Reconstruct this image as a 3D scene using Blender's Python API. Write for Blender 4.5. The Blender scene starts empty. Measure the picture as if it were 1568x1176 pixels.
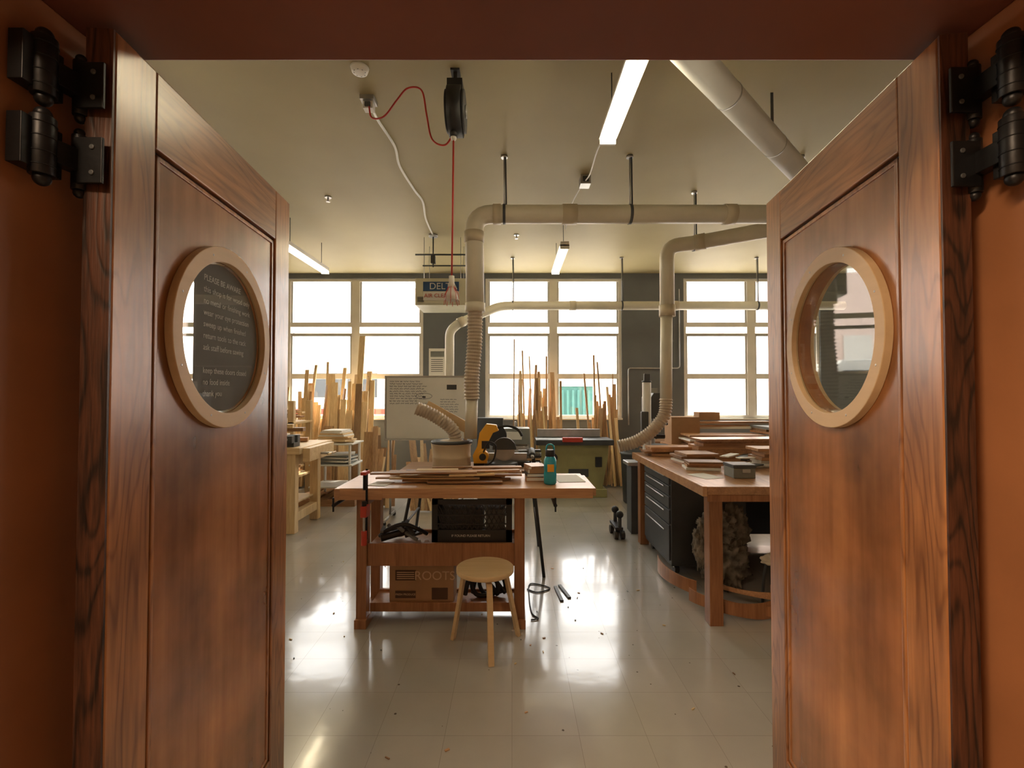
import bpy, bmesh, math, random
from mathutils import Vector, Matrix, Euler
from mathutils import noise
random.seed(7)
scene=bpy.context.scene

# ---------------------------------------------------------------- materials
def newmat(name):
    m=bpy.data.materials.new(name); m.use_nodes=True
    nt=m.node_tree; b=nt.nodes['Principled BSDF']
    return m,nt,b
def col(c): return (c[0],c[1],c[2],1)
def plain(name,c,rough=.6,metal=0,var=.12,scale=6,bump=.0,coat=0,emis=None,es=0):
    m,nt,b=newmat(name)
    tc=nt.nodes.new('ShaderNodeTexCoord'); n=nt.nodes.new('ShaderNodeTexNoise')
    n.inputs['Scale'].default_value=scale; n.inputs['Detail'].default_value=5
    nt.links.new(tc.outputs['Object'],n.inputs['Vector'])
    r=nt.nodes.new('ShaderNodeValToRGB')
    r.color_ramp.elements[0].position=.3; r.color_ramp.elements[1].position=.7
    r.color_ramp.elements[0].color=col([x*(1-var) for x in c]); r.color_ramp.elements[1].color=col([min(1,x*(1+var)) for x in c])
    nt.links.new(n.outputs['Fac'],r.inputs['Fac']); nt.links.new(r.outputs['Color'],b.inputs['Base Color'])
    b.inputs['Roughness'].default_value=rough; b.inputs['Metallic'].default_value=metal
    b.inputs['Coat Weight'].default_value=coat
    if bump:
        bp=nt.nodes.new('ShaderNodeBump'); bp.inputs['Strength'].default_value=bump; bp.inputs['Distance'].default_value=.01
        nt.links.new(n.outputs['Fac'],bp.inputs['Height']); nt.links.new(bp.outputs['Normal'],b.inputs['Normal'])
    if emis:
        b.inputs['Emission Color'].default_value=col(emis); b.inputs['Emission Strength'].default_value=es
    return m
def wood(name,c1,c2,axis='z',scale=14,rough=.45,coat=0,island=.35,bump=.08,blotch=.0,figure=0,freq=75,pores=0):
    m,nt,b=newmat(name); L=nt.links; N=nt.nodes
    tc=N.new('ShaderNodeTexCoord'); mp=N.new('ShaderNodeMapping')
    s=[1,1,1]; s['xyz'.index(axis)]=.07
    mp.inputs['Scale'].default_value=s
    L.new(tc.outputs['Object'],mp.inputs['Vector'])
    n=N.new('ShaderNodeTexNoise'); n.inputs['Scale'].default_value=scale; n.inputs['Detail'].default_value=8; n.inputs['Distortion'].default_value=1.2
    L.new(mp.outputs['Vector'],n.inputs['Vector'])
    fac=n.outputs['Fac']
    n2=N.new('ShaderNodeTexNoise'); n2.inputs['Scale'].default_value=scale*9; n2.inputs['Detail'].default_value=3
    L.new(mp.outputs['Vector'],n2.inputs['Vector'])
    mx=N.new('ShaderNodeMath'); mx.operation='MULTIPLY_ADD'; mx.inputs[1].default_value=.4; 
    L.new(n2.outputs['Fac'],mx.inputs[0]); 
    ml=N.new('ShaderNodeMath'); ml.operation='MULTIPLY'; ml.inputs[1].default_value=.6
    if figure:
        mp2=N.new('ShaderNodeMapping'); s2=[1,1,1]; s2['xyz'.index(axis)]=.16; mp2.inputs['Scale'].default_value=s2
        L.new(tc.outputs['Object'],mp2.inputs['Vector'])
        n3=N.new('ShaderNodeTexNoise'); n3.inputs['Scale'].default_value=6; n3.inputs['Detail'].default_value=2.5
        L.new(mp2.outputs['Vector'],n3.inputs['Vector'])
        a=N.new('ShaderNodeMath'); a.operation='MULTIPLY'; a.inputs[1].default_value=freq; L.new(n3.outputs['Fac'],a.inputs[0])
        sn=N.new('ShaderNodeMath'); sn.operation='SINE'; L.new(a.outputs[0],sn.inputs[0])
        ab=N.new('ShaderNodeMath'); ab.operation='POWER'; 
        a01=N.new('ShaderNodeMath'); a01.operation='MULTIPLY_ADD'; a01.inputs[1].default_value=.5; a01.inputs[2].default_value=.5; L.new(sn.outputs[0],a01.inputs[0])
        L.new(a01.outputs[0],ab.inputs[0]); ab.inputs[1].default_value=5
        sc=N.new('ShaderNodeMath'); sc.operation='MULTIPLY_ADD'; sc.inputs[1].default_value=-figure; L.new(ab.outputs[0],sc.inputs[0]); L.new(fac,sc.inputs[2])
        fac=sc.outputs[0]
    L.new(fac,ml.inputs[0]); L.new(ml.outputs[0],mx.inputs[2])
    r=N.new('ShaderNodeValToRGB'); r.color_ramp.elements[0].position=.32; r.color_ramp.elements[1].position=.66
    r.color_ramp.elements[0].color=col(c1); r.color_ramp.elements[1].color=col(c2)
    L.new(mx.outputs[0],r.inputs['Fac'])
    out=r.outputs['Color']
    if blotch:
        n4=N.new('ShaderNodeTexNoise'); n4.inputs['Scale'].default_value=3.2; n4.inputs['Detail'].default_value=5
        L.new(tc.outputs['Object'],n4.inputs['Vector'])
        r4=N.new('ShaderNodeMapRange'); r4.inputs['From Min'].default_value=.3; r4.inputs['From Max'].default_value=.7
        r4.inputs['To Min'].default_value=1-blotch; r4.inputs['To Max'].default_value=1+blotch*.6
        L.new(n4.outputs['Fac'],r4.inputs['Value'])
        h=N.new('ShaderNodeHueSaturation'); L.new(out,h.inputs['Color']); L.new(r4.outputs[0],h.inputs['Value']); out=h.outputs['Color']
    if island:
        g=N.new('ShaderNodeNewGeometry'); r5=N.new('ShaderNodeMapRange')
        r5.inputs['To Min'].default_value=1-island; r5.inputs['To Max'].default_value=1+island
        L.new(g.outputs['Random Per Island'],r5.inputs['Value'])
        h=N.new('ShaderNodeHueSaturation'); L.new(out,h.inputs['Color']); L.new(r5.outputs[0],h.inputs['Value']); out=h.outputs['Color']
    L.new(out,b.inputs['Base Color'])
    b.inputs['Roughness'].default_value=rough; b.inputs['Coat Weight'].default_value=coat; b.inputs['Coat Roughness'].default_value=.22
    bp=N.new('ShaderNodeBump'); bp.inputs['Strength'].default_value=bump; bp.inputs['Distance'].default_value=.004
    L.new(mx.outputs[0],bp.inputs['Height']); L.new(bp.outputs['Normal'],b.inputs['Normal'])
    return m
def emis(name,c,s):
    m,nt,b=newmat(name); b.inputs['Base Color'].default_value=col(c)
    b.inputs['Emission Color'].default_value=col(c); b.inputs['Emission Strength'].default_value=s
    return m
def glassmat(name,tint=(1,1,1),gl=.07):
    m=bpy.data.materials.new(name); m.use_nodes=True; nt=m.node_tree; nt.nodes.clear()
    o=nt.nodes.new('ShaderNodeOutputMaterial'); t=nt.nodes.new('ShaderNodeBsdfTransparent'); g=nt.nodes.new('ShaderNodeBsdfGlossy')
    t.inputs['Color'].default_value=col(tint); g.inputs['Roughness'].default_value=.02
    mx=nt.nodes.new('ShaderNodeMixShader'); mx.inputs[0].default_value=gl
    nt.links.new(t.outputs[0],mx.inputs[1]); nt.links.new(g.outputs[0],mx.inputs[2]); nt.links.new(mx.outputs[0],o.inputs['Surface'])
    return m

M={}
M['door_stile']=wood('door_stile_oak',(.19,.068,.022),(.56,.245,.088),'z',10,.30,.8,0,.14,.3,.18,150)
M['door_rail']=wood('door_rail_oak',(.19,.068,.022),(.52,.225,.08),'x',10,.30,.8,0,.14,.3,.14,150)
M['door_panel']=wood('door_panel_birch',(.25,.09,.030),(.45,.185,.064),'z',5,.26,.8,0,.08,.6,.06,50)
M['door_edge']=wood('door_edge_dark',(.012,.005,.003),(.13,.045,.02),'z',24,.5,.2,0,.5,.4,.25,160)
M['groove']=plain('groove_painted_shade',(.010,.005,.003),.6)  # near-black colour deepens the shade in the door panel recess
M['ring']=wood('ring_maple',(.52,.37,.21),(.62,.46,.28),'x',6,.5,0,0,.03)
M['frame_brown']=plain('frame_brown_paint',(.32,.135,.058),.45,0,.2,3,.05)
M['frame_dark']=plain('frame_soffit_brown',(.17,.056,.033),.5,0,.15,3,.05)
M['black_iron']=plain('black_iron',(.02,.02,.022),.4,.6,.2,30,.1)
M['black']=plain('black_plastic',(.02,.02,.022),.5)
M['dark']=plain('dark_grey',(.06,.065,.07),.5)
M['pvc']=plain('pvc_cream',(.64,.60,.49),.4,0,.06,4)
M['pvc_joint']=plain('pvc_joint',(.56,.49,.36),.45,0,.06,4)
M['hose']=plain('flex_hose',(.50,.42,.33),.5,0,.15,10)
M['duct']=plain('duct_grey',(.58,.58,.57),.4,0,.06,3)
M['steel']=plain('steel',(.45,.45,.45),.35,.8,.1,10)
M['red']=plain('red_cord',(.5,.03,.02),.5)
M['white']=plain('white_plastic',(.75,.74,.7),.45,0,.04)
M['beige']=plain('beige_enamel',(.70,.68,.52),.45,0,.06)
M['blue']=plain('blue_label',(.03,.09,.22),.4)
M['wallgrey']=plain('wall_slate_paint',(.13,.14,.15),.6,0,.08,3)
M['walllow']=plain('wall_paint_cream',(.55,.49,.37),.7,0,.08,3)
M['corr']=plain('corridor_paint',(.50,.38,.26),.7,0,.06,2)
M['winframe']=plain('window_frame_paint',(.74,.71,.65),.5,0,.06,4)
M['sash']=plain('window_sash',(.48,.47,.44),.5,0,.08,4)
M['glass']=glassmat('window_glass',(.97,.98,.98),.05)
M['doorglass']=glassmat('door_glass',(.93,.95,.95),.08)
M['bench']=wood('bench_wood',(.36,.17,.075),(.62,.35,.18),'x',10,.4,.2,.12)
M['benchleg']=wood('bench_leg_wood',(.22,.085,.033),(.42,.19,.08),'z',10,.45,.1,.12)
M['pine']=wood('pine_z',(.60,.40,.20),(.84,.65,.38),'z',12,.5,0,.25)
M['pinex']=wood('pine_x',(.60,.40,.20),(.84,.65,.38),'x',12,.5,0,.25)
M['brownz']=wood('brown_boards_z',(.32,.18,.09),(.60,.39,.21),'z',12,.5,0,.45)
M['brownx']=wood('brown_boards_x',(.24,.11,.05),(.52,.30,.15),'x',12,.5,0,.5)
M['browny']=wood('brown_boards_y',(.26,.12,.055),(.54,.30,.15),'y',12,.4,.2,.35)
M['ply']=wood('birch_ply',(.55,.38,.20),(.68,.50,.30),'x',5,.4,.1,0,.02)
M['card']=plain('cardboard',(.40,.23,.12),.8,0,.08,8)
M['cardprint']=plain('box_print',(.10,.05,.03),.8)
M['cardlt']=plain('box_lettering',(.66,.46,.30),.8)
M['paper']=plain('paper_white',(.8,.79,.75),.7,0,.03)
M['ink']=plain('ink_marks',(.05,.08,.16),.6)
M['notice']=plain('notice_paper',(.22,.205,.20),.8,0,.05)
M['inklt']=plain('sign_letters',(.80,.78,.75),.6)
M['wb']=plain('whiteboard',(.90,.92,.90),.25,0,.02)
M['olive']=plain('machine_olive',(.36,.34,.15),.5,0,.1)
M['yellow']=plain('saw_yellow',(.85,.44,.04),.4,0,.05)
M['redp']=plain('red_paint',(.5,.05,.03),.4)
M['teal']=plain('bottle_teal',(.01,.38,.55),.15,0,.1,4,0,.5)
M['tealc']=plain('container_teal',(.05,.16,.14),.6)
M['drum']=plain('drum_cream',(.60,.50,.36),.55,0,.08)
M['bark']=plain('grey_bark',(.21,.185,.15),.95,0,.7,9,.8)
M['antler']=plain('white_bone',(.62,.56,.46),.7,0,.15)
M['tube']=emis('fluorescent_tube',(1,.88,.62),26)
M['greybox']=plain('grey_box',(.20,.21,.20),.6)
M['brick']=plain('far_facade',(.80,.62,.54),.8,0,.05,1)
M['asphalt']=plain('asphalt',(.55,.52,.48),.9)
M['sawdust']=plain('sawdust',(.55,.40,.22),.9)

def ceilmat():
    m,nt,b=newmat('ceiling_olive_paint'); N=nt.nodes;L=nt.links
    tc=N.new('ShaderNodeTexCoord'); n=N.new('ShaderNodeTexNoise'); n.inputs['Scale'].default_value=.6; n.inputs['Detail'].default_value=6
    L.new(tc.outputs['Object'],n.inputs['Vector'])
    r=N.new('ShaderNodeValToRGB'); r.color_ramp.elements[0].position=.3;r.color_ramp.elements[1].position=.7
    r.color_ramp.elements[0].color=(.33,.275,.145,1); r.color_ramp.elements[1].color=(.41,.345,.185,1)
    L.new(n.outputs['Fac'],r.inputs['Fac']); L.new(r.outputs['Color'],b.inputs['Base Color'])
    b.inputs['Roughness'].default_value=.6
    n2=N.new('ShaderNodeTexNoise'); n2.inputs['Scale'].default_value=3; bp=N.new('ShaderNodeBump'); bp.inputs['Strength'].default_value=.2; bp.inputs['Distance'].default_value=.01
    L.new(tc.outputs['Object'],n2.inputs['Vector']); L.new(n2.outputs['Fac'],bp.inputs['Height']); L.new(bp.outputs['Normal'],b.inputs['Normal'])
    return m
M['ceil']=ceilmat()
def floormat():
    m,nt,b=newmat('vinyl_floor_tile'); N=nt.nodes;L=nt.links
    tc=N.new('ShaderNodeTexCoord'); br=N.new('ShaderNodeTexBrick')
    br.offset=0; br.inputs['Scale'].default_value=1; br.inputs['Brick Width'].default_value=.305; br.inputs['Row Height'].default_value=.305
    br.inputs['Mortar Size'].default_value=.0009; br.inputs['Mortar Smooth'].default_value=.3
    br.inputs['Color1'].default_value=(.43,.405,.375,1); br.inputs['Color2'].default_value=(.405,.385,.355,1); br.inputs['Mortar'].default_value=(.24,.22,.19,1)
    L.new(tc.outputs['Object'],br.inputs['Vector'])
    n=N.new('ShaderNodeTexNoise'); n.inputs['Scale'].default_value=1.3; n.inputs['Detail'].default_value=8; L.new(tc.outputs['Object'],n.inputs['Vector'])
    mr=N.new('ShaderNodeMapRange'); mr.inputs['To Min'].default_value=.7; mr.inputs['To Max'].default_value=1.25; L.new(n.outputs['Fac'],mr.inputs['Value'])
    h=N.new('ShaderNodeHueSaturation'); L.new(br.outputs['Color'],h.inputs['Color']); L.new(mr.outputs[0],h.inputs['Value'])
    v=N.new('ShaderNodeTexVoronoi'); v.inputs['Scale'].default_value=9; v.inputs['Randomness'].default_value=1
    n3=N.new('ShaderNodeTexNoise'); n3.inputs['Scale'].default_value=40; L.new(tc.outputs['Object'],n3.inputs['Vector'])
    L.new(tc.outputs['Object'],v.inputs['Vector'])
    add=N.new('ShaderNodeMath'); add.operation='MULTIPLY_ADD'; add.inputs[1].default_value=.12; L.new(n3.outputs['Fac'],add.inputs[0]); L.new(v.outputs['Distance'],add.inputs[2])
    lt=N.new('ShaderNodeMath'); lt.operation='LESS_THAN'; lt.inputs[1].default_value=.108; L.new(add.outputs[0],lt.inputs[0])
    mx=N.new('ShaderNodeMix'); mx.data_type='RGBA'; L.new(lt.outputs[0],mx.inputs['Factor']); L.new(h.outputs['Color'],mx.inputs['A']); mx.inputs['B'].default_value=(.10,.08,.06,1)
    L.new(mx.outputs['Result'],b.inputs['Base Color'])
    rr=N.new('ShaderNodeMapRange'); rr.inputs['To Min'].default_value=.12; rr.inputs['To Max'].default_value=.24; L.new(n.outputs['Fac'],rr.inputs['Value']); L.new(rr.outputs[0],b.inputs['Roughness'])
    b.inputs['Coat Weight'].default_value=.6; b.inputs['Coat Roughness'].default_value=.09
    n4=N.new('ShaderNodeTexNoise'); n4.inputs['Scale'].default_value=5; n4.inputs['Detail'].default_value=3; L.new(tc.outputs['Object'],n4.inputs['Vector'])
    bp=N.new('ShaderNodeBump'); bp.inputs['Strength'].default_value=.10; bp.inputs['Distance'].default_value=.01; L.new(n4.outputs['Fac'],bp.inputs['Height'])
    bp2=N.new('ShaderNodeBump'); bp2.inputs['Strength'].default_value=.3; bp2.inputs['Distance'].default_value=.002; bp2.invert=True
    L.new(br.outputs['Fac'],bp2.inputs['Height']); L.new(bp.outputs['Normal'],bp2.inputs['Normal']); L.new(bp2.outputs['Normal'],b.inputs['Normal']); L.new(bp.outputs['Normal'],b.inputs['Coat Normal'])
    return m
M['floor']=floormat()

# ---------------------------------------------------------------- builder
def basis(d):
    d=Vector(d).normalized(); return d.to_track_quat('Z','Y').to_matrix().to_4x4()
def smooth_path(pts,n=8):
    P=[Vector(p) for p in pts]; out=[]
    for i in range(len(P)-1):
        p0=P[max(i-1,0)];p1=P[i];p2=P[i+1];p3=P[min(i+2,len(P)-1)]
        for j in range(n):
            t=j/n
            out.append(.5*((2*p1)+(-p0+p2)*t+(2*p0-5*p1+4*p2-p3)*t*t+(-p0+3*p1-3*p2+p3)*t**3))
    out.append(P[-1]); return out
def round_path(pts,r,n=6):
    P=[Vector(p) for p in pts]; out=[P[0]]
    for i in range(1,len(P)-1):
        a=(P[i-1]-P[i]); b=(P[i+1]-P[i]); rr=min(r,a.length*.45,b.length*.45)
        s=P[i]+a.normalized()*rr; e=P[i]+b.normalized()*rr
        for j in range(n+1):
            t=j/n; out.append(s*(1-t)**2+P[i]*2*t*(1-t)+e*t*t)
    out.append(P[-1]); return out
class B:
    def __init__(s,name): s.name=name; s.bm=bmesh.new(); s.mats=[]
    def mi(s,m):
        m=M[m]
        if m not in s.mats: s.mats.append(m)
        return s.mats.index(m)
    def _f(s,vs,m,sm=False):
        i=s.mi(m); fs=set(f for v in vs for f in v.link_faces)
        for f in fs:
            f.material_index=i; f.smooth= sm and len(f.verts)<=4
    def box(s,lo,hi,m,rot=None):
        lo=Vector(lo);hi=Vector(hi); c=(lo+hi)/2; d=hi-lo
        mt=Matrix.Translation(c)@(Euler(rot).to_matrix().to_4x4() if rot else Matrix())@Matrix.Diagonal((abs(d.x),abs(d.y),abs(d.z),1))
        r=bmesh.ops.create_cube(s.bm,size=1,matrix=mt); s._f(r['verts'],m); return s
    def cb(s,c,d,m,rot=None):
        c=Vector(c);d=Vector(d)/2; return s.box(c-d,c+d,m,rot)
    def beam(s,p,q,w,h,m,roll=0):
        p=Vector(p);q=Vector(q);d=q-p
        mt=Matrix.Translation((p+q)/2)@basis(d)@Matrix.Rotation(roll,4,'Z')@Matrix.Diagonal((w,h,d.length,1))
        r=bmesh.ops.create_cube(s.bm,size=1,matrix=mt); s._f(r['verts'],m); return s
    def cyl(s,p,q,r,m,r2=None,seg=24):
        p=Vector(p);q=Vector(q);d=q-p
        mt=Matrix.Translation((p+q)/2)@basis(d)
        g=bmesh.ops.create_cone(s.bm,cap_ends=True,segments=seg,radius1=r,radius2=r if r2 is None else r2,depth=d.length,matrix=mt)
        s._f(g['verts'],m,True); return s
    def sph(s,c,r,m,sc=(1,1,1),rot=None):
        mt=Matrix.Translation(c)@(Euler(rot).to_matrix().to_4x4() if rot else Matrix())@Matrix.Diagonal((sc[0],sc[1],sc[2],1))
        g=bmesh.ops.create_uvsphere(s.bm,u_segments=24,v_segments=14,radius=r,matrix=mt); s._f(g['verts'],m,True); return s
    def tube(s,pts,r,m,seg=16,ribs=0,cap=True):
        P=[Vector(p) for p in pts]
        if ribs:
            step=ribs/2; out=[P[0]]; acc=0
            for i in range(len(P)-1):
                a=P[i];b=P[i+1];l=(b-a).length; t=step-acc
                while t<=l: out.append(a.lerp(b,t/l)); t+=step
                acc=l-(t-step)
            P=out
        up=None; rings=[]; i0=s.mi(m)
        for i,p in enumerate(P):
            t=(P[min(i+1,len(P)-1)]-P[max(i-1,0)])
            if t.length<1e-7: t=Vector((0,0,1))
            t.normalize()
            if up is None:
                up=Vector((0,0,1)) if abs(t.z)<.9 else Vector((1,0,0))
            x=t.cross(up).normalized(); up=x.cross(t).normalized()
            rr=r*(1 if not ribs or i%2 else .84)
            rings.append([s.bm.verts.new(p+x*rr*math.cos(a)+up*rr*math.sin(a)) for a in [2*math.pi*k/seg for k in range(seg)]])
        for a,b in zip(rings[:-1],rings[1:]):
            for k in range(seg):
                f=s.bm.faces.new((a[k],b[k],b[(k+1)%seg],a[(k+1)%seg])); f.material_index=i0; f.smooth=not ribs
        if cap:
            for rg in (rings[0][::-1],rings[-1]):
                try:
                    f=s.bm.faces.new(rg); f.material_index=i0
                except: pass
        return s
    def lathe(s,c,prof,m,seg=32):
        c=Vector(c);i0=s.mi(m);rings=[]
        for r,z in prof: rings.append([s.bm.verts.new(c+Vector((r*math.cos(2*math.pi*k/seg),r*math.sin(2*math.pi*k/seg),z))) for k in range(seg)])
        for a,b in zip(rings[:-1],rings[1:]):
            for k in range(seg):
                f=s.bm.faces.new((a[k],a[(k+1)%seg],b[(k+1)%seg],b[k])); f.material_index=i0; f.smooth=True
        for rg in (rings[0][::-1],rings[-1]):
            f=s.bm.faces.new(rg); f.material_index=i0
        return s
    def prism(s,pts,axis,a,b,m):
        i0=s.mi(m)
        def P(u,v,w): return {'x':(w,u,v),'y':(u,w,v),'z':(u,v,w)}[axis]
        A=[s.bm.verts.new(P(u,v,a)) for u,v in pts]; Bv=[s.bm.verts.new(P(u,v,b)) for u,v in pts]
        fs=[s.bm.faces.new(A),s.bm.faces.new(Bv[::-1])]
        n=len(pts)
        for k in range(n): fs.append(s.bm.faces.new((A[k],Bv[k],Bv[(k+1)%n],A[(k+1)%n])))
        for f in fs: f.material_index=i0
        return s
    def holed(s,outer,inner,y0,y1,m):
        i0=s.mi(m); n=len(outer)
        R=[[s.bm.verts.new((x,y,z)) for x,z in pl] for pl,y in ((outer,y0),(inner,y0),(inner,y1),(outer,y1))]
        for a in range(4):
            b=(a+1)%4
            for k in range(n):
                f=s.bm.faces.new((R[a][k],R[a][(k+1)%n],R[b][(k+1)%n],R[b][k])); f.material_index=i0
        return s
    def lump(s,c,r,m,seed=0,rough=1):
        g=bmesh.ops.create_icosphere(s.bm,subdivisions=5,radius=1); o=Vector((seed*3.1,seed*1.7,seed*.9))
        for v in g['verts']:
            p=v.co.copy(); n=noise.noise(p*1.8+o)*.3+noise.noise(p*4+o)*.22*rough+abs(noise.noise(p*8+o))*.22*rough+abs(noise.noise(p*17+o))*.10*rough
            k=.85+n; v.co=Vector((p.x*r[0]*k+c[0],p.y*r[1]*k+c[1],max(.003,p.z*r[2]*k+c[2])))
        s._f(g['verts'],m,True); return s
    def done(s,bevel=0,parent=None,keep=False):
        bmesh.ops.recalc_face_normals(s.bm,faces=s.bm.faces)
        me=bpy.data.meshes.new(s.name); 
        vs=[v.co for v in s.bm.verts]
        off=Vector((0,0,0))
        if not keep:
            mn=Vector([min(v[i] for v in vs) for i in range(3)]); mxx=Vector([max(v[i] for v in vs) for i in range(3)])
            off=Vector(((mn.x+mxx.x)/2,(mn.y+mxx.y)/2,mn.z))
            bmesh.ops.translate(s.bm,verts=s.bm.verts,vec=-off)
        s.bm.to_mesh(me); s.bm.free()
        for m in s.mats: me.materials.append(m)
        o=bpy.data.objects.new(s.name,me); bpy.context.collection.objects.link(o); o.location=off
        if bevel:
            bv=o.modifiers.new('bevel','BEVEL'); bv.width=bevel; bv.segments=2; bv.limit_method='ANGLE'; bv.angle_limit=math.radians(50)
        if parent: 
            o.parent=parent
        return o
def text(name,body,size,mat,loc,rot,parent=None,ext=.0006,align='CENTER'):
    cu=bpy.data.curves.new(name,'FONT'); cu.body=body; cu.size=size; cu.extrude=ext; cu.align_x=align; cu.align_y='CENTER'
    o=bpy.data.objects.new(name,cu); bpy.context.collection.objects.link(o); o.location=loc; o.rotation_euler=rot
    cu.materials.append(M[mat])
    if parent:
        bpy.context.view_layer.update()
        o.parent=parent; o.matrix_parent_inverse=parent.matrix_world.inverted()
    return o
def empty(name,loc=(0,0,0)):
    e=bpy.data.objects.new(name,None); bpy.context.collection.objects.link(e); e.location=loc; return e

# ---------------------------------------------------------------- room
XL,XR,YF,YB,ZC=-7.8,9.3,.824,8.2,3.69
b=B('floor'); b.box((XL-.3,-2.2,-.1),(XR+.3,YB+.3,0),'floor'); b.done(keep=True)
b=B('ceiling'); b.box((XL-.3,YF-.37,ZC),(XR+.3,YB+.3,ZC+.15),'ceil'); b.done(keep=True)
b=B('wall_left'); b.box((XL-.2,YF,0),(XL,YB,ZC),'walllow'); b.done(keep=True)
b=B('wall_right'); b.box((XR,YF,0),(XR+.2,YB,ZC),'walllow'); b.done(keep=True)
JL,JR,ZS=-.715,.765,2.15
b=B('wall_front'); b.box((XL,.46,0),(JL-.04,YF,ZC),'corr'); b.box((JR+.04,.46,0),(XR,YF,ZC),'corr'); b.box((JL-.04,.46,ZS+.04),(JR+.04,YF,ZC),'corr'); b.done(keep=True)
b=B('trim_1'); b.box((JL-.04,.45,0),(JL,YF,ZS),'frame_brown'); b.box((JL-.14,.43,0),(JL-.005,.458,ZS+.1),'frame_brown'); b.done(.003,keep=True)
b=B('trim_2'); b.box((JR,.45,0),(JR+.04,YF,ZS),'frame_brown'); b.box((JR+.005,.43,0),(JR+.14,.458,ZS+.1),'frame_brown'); b.done(.003,keep=True)
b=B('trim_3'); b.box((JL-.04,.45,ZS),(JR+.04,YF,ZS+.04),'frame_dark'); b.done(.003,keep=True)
b=B('wall_corridor'); b.box((-3,-2.0,0),(3,-1.9,2.8),'corr'); b.box((-3.1,-2,0),(-3,.46,2.8),'corr'); b.box((3,-2,0),(3.1,.46,2.8),'corr'); b.done(keep=True)
b=B('ceiling_corridor'); b.box((-3.1,-2,2.8),(3.1,.46,2.9),'corr'); b.done(keep=True)

ZSILL,ZTOP=1.12,3.60
starts=[-.474+3.52*i for i in (-2,-1,0,1,2)]
PW=2.42
b=B('wall_back')
b.box((XL,YB,0),(XR,YB+.3,ZSILL),'wallgrey'); b.box((XL,YB,ZTOP),(XR,YB+.3,ZC),'wallgrey')
x=XL
for s0 in starts:
    if s0>x: b.box((x,YB,ZSILL),(s0,YB+.3,ZTOP),'wallgrey')
    x=s0+PW
b.box((x,YB,ZSILL),(XR,YB+.3,ZTOP),'wallgrey')
b.done(keep=True)
wn=1
for s0 in starts:
    for j in (0,1):
        w=B('window_%d'%wn); wn+=1
        x0=s0+j*PW/2; x1=x0+PW/2
        fl=.05 if j==0 else .07; fr=.07 if j==0 else .05
        y0,y1=YB+.03,YB+.13
        w.box((x0,y0,ZSILL),(x0+fl,y1,ZTOP),'winframe'); w.box((x1-fr,y0,ZSILL),(x1,y1,ZTOP),'winframe')
        w.box((x0+fl,y0,ZTOP-.05),(x1-fr,y1,ZTOP),'winframe'); w.box((x0+fl,y0,ZSILL),(x1-fr,y1,ZSILL+.05),'winframe')
        a,c=x0+fl,x1-fr
        for z,h,m in ((2.78,.08,'winframe'),(2.60,.05,'sash'),(1.86,.09,'winframe')):
            w.box((a,y0+.01,z-h/2),(c,y1-.01,z+h/2),m)
        for zz0,zz1 in ((1.17,1.82),(1.9,2.575),(2.82,3.55)):
            w.box((a,y0+.02,zz0),(a+.03,y1-.03,zz1),'sash'); w.box((c-.03,y0+.02,zz0),(c,y1-.03,zz1),'sash')
        w.box((a,y0+.045,ZSILL+.05),(c,y0+.05,ZTOP-.05),'glass')
        w.box((x0-.0,YB-.04,ZSILL-.03),(x1,YB+.03,ZSILL),'winframe')
        w.done(keep=True)
    ld=bpy.data.lights.new('window_portal','AREA'); ld.shape='RECTANGLE'; ld.size=PW; ld.size_y=ZTOP-ZSILL; ld.cycles.is_portal=True
    lo=bpy.data.objects.new('window_portal',ld); bpy.context.collection.objects.link(lo); lo.location=(s0+PW/2,YB+.28,(ZSILL+ZTOP)/2); lo.rotation_euler=(math.radians(-90),0,0)

b=B('ground_outside'); b.box((-40,YB+.3,-.3),(40,60,-.1),'asphalt'); b.done(keep=True)
b=B('building_facade'); b.box((-22,26,-.1),(5.5,27,7.5),'brick'); b.box((9,24,-.1),(30,25,9),'brick')
for i in range(10): b.box((-20+i*2.5,25.9,2.2),(-18.8+i*2.5,26.0,4.4),'winframe')
b.done(keep=True)
b=B('storage_container'); b.box((1.3,12.6,-.1),(2.2,14,1.75),'tealc')
for i in range(6): b.box((1.33+i*.145,12.55,.0),(1.40+i*.145,12.6,1.65),'tealc')
b.box((1.28,12.54,1.75),(2.22,14.02,1.82),'white'); b.done(.01)
b=B('parked_van'); b.prism([(-6.4,.3),(-6.4,1.2),(-5.9,1.35),(-5.5,2.2),(-5.2,2.35),(-3.6,2.35),(-3.35,2.1),(-3.3,.3)],'y',12.4,14.2,'white')
b.box((-6.38,12.36,1.0),(-3.32,12.4,1.15),'redp'); b.box((-5.3,12.36,1.45),(-4.5,12.4,2.1),'dark'); b.box((-4.4,12.36,1.45),(-3.6,12.4,2.1),'dark')
for xx in (-5.9,-3.9): b.cyl((xx,12.35,.25),(xx,12.6,.25),.34,'black')
b.done(.03)

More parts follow.
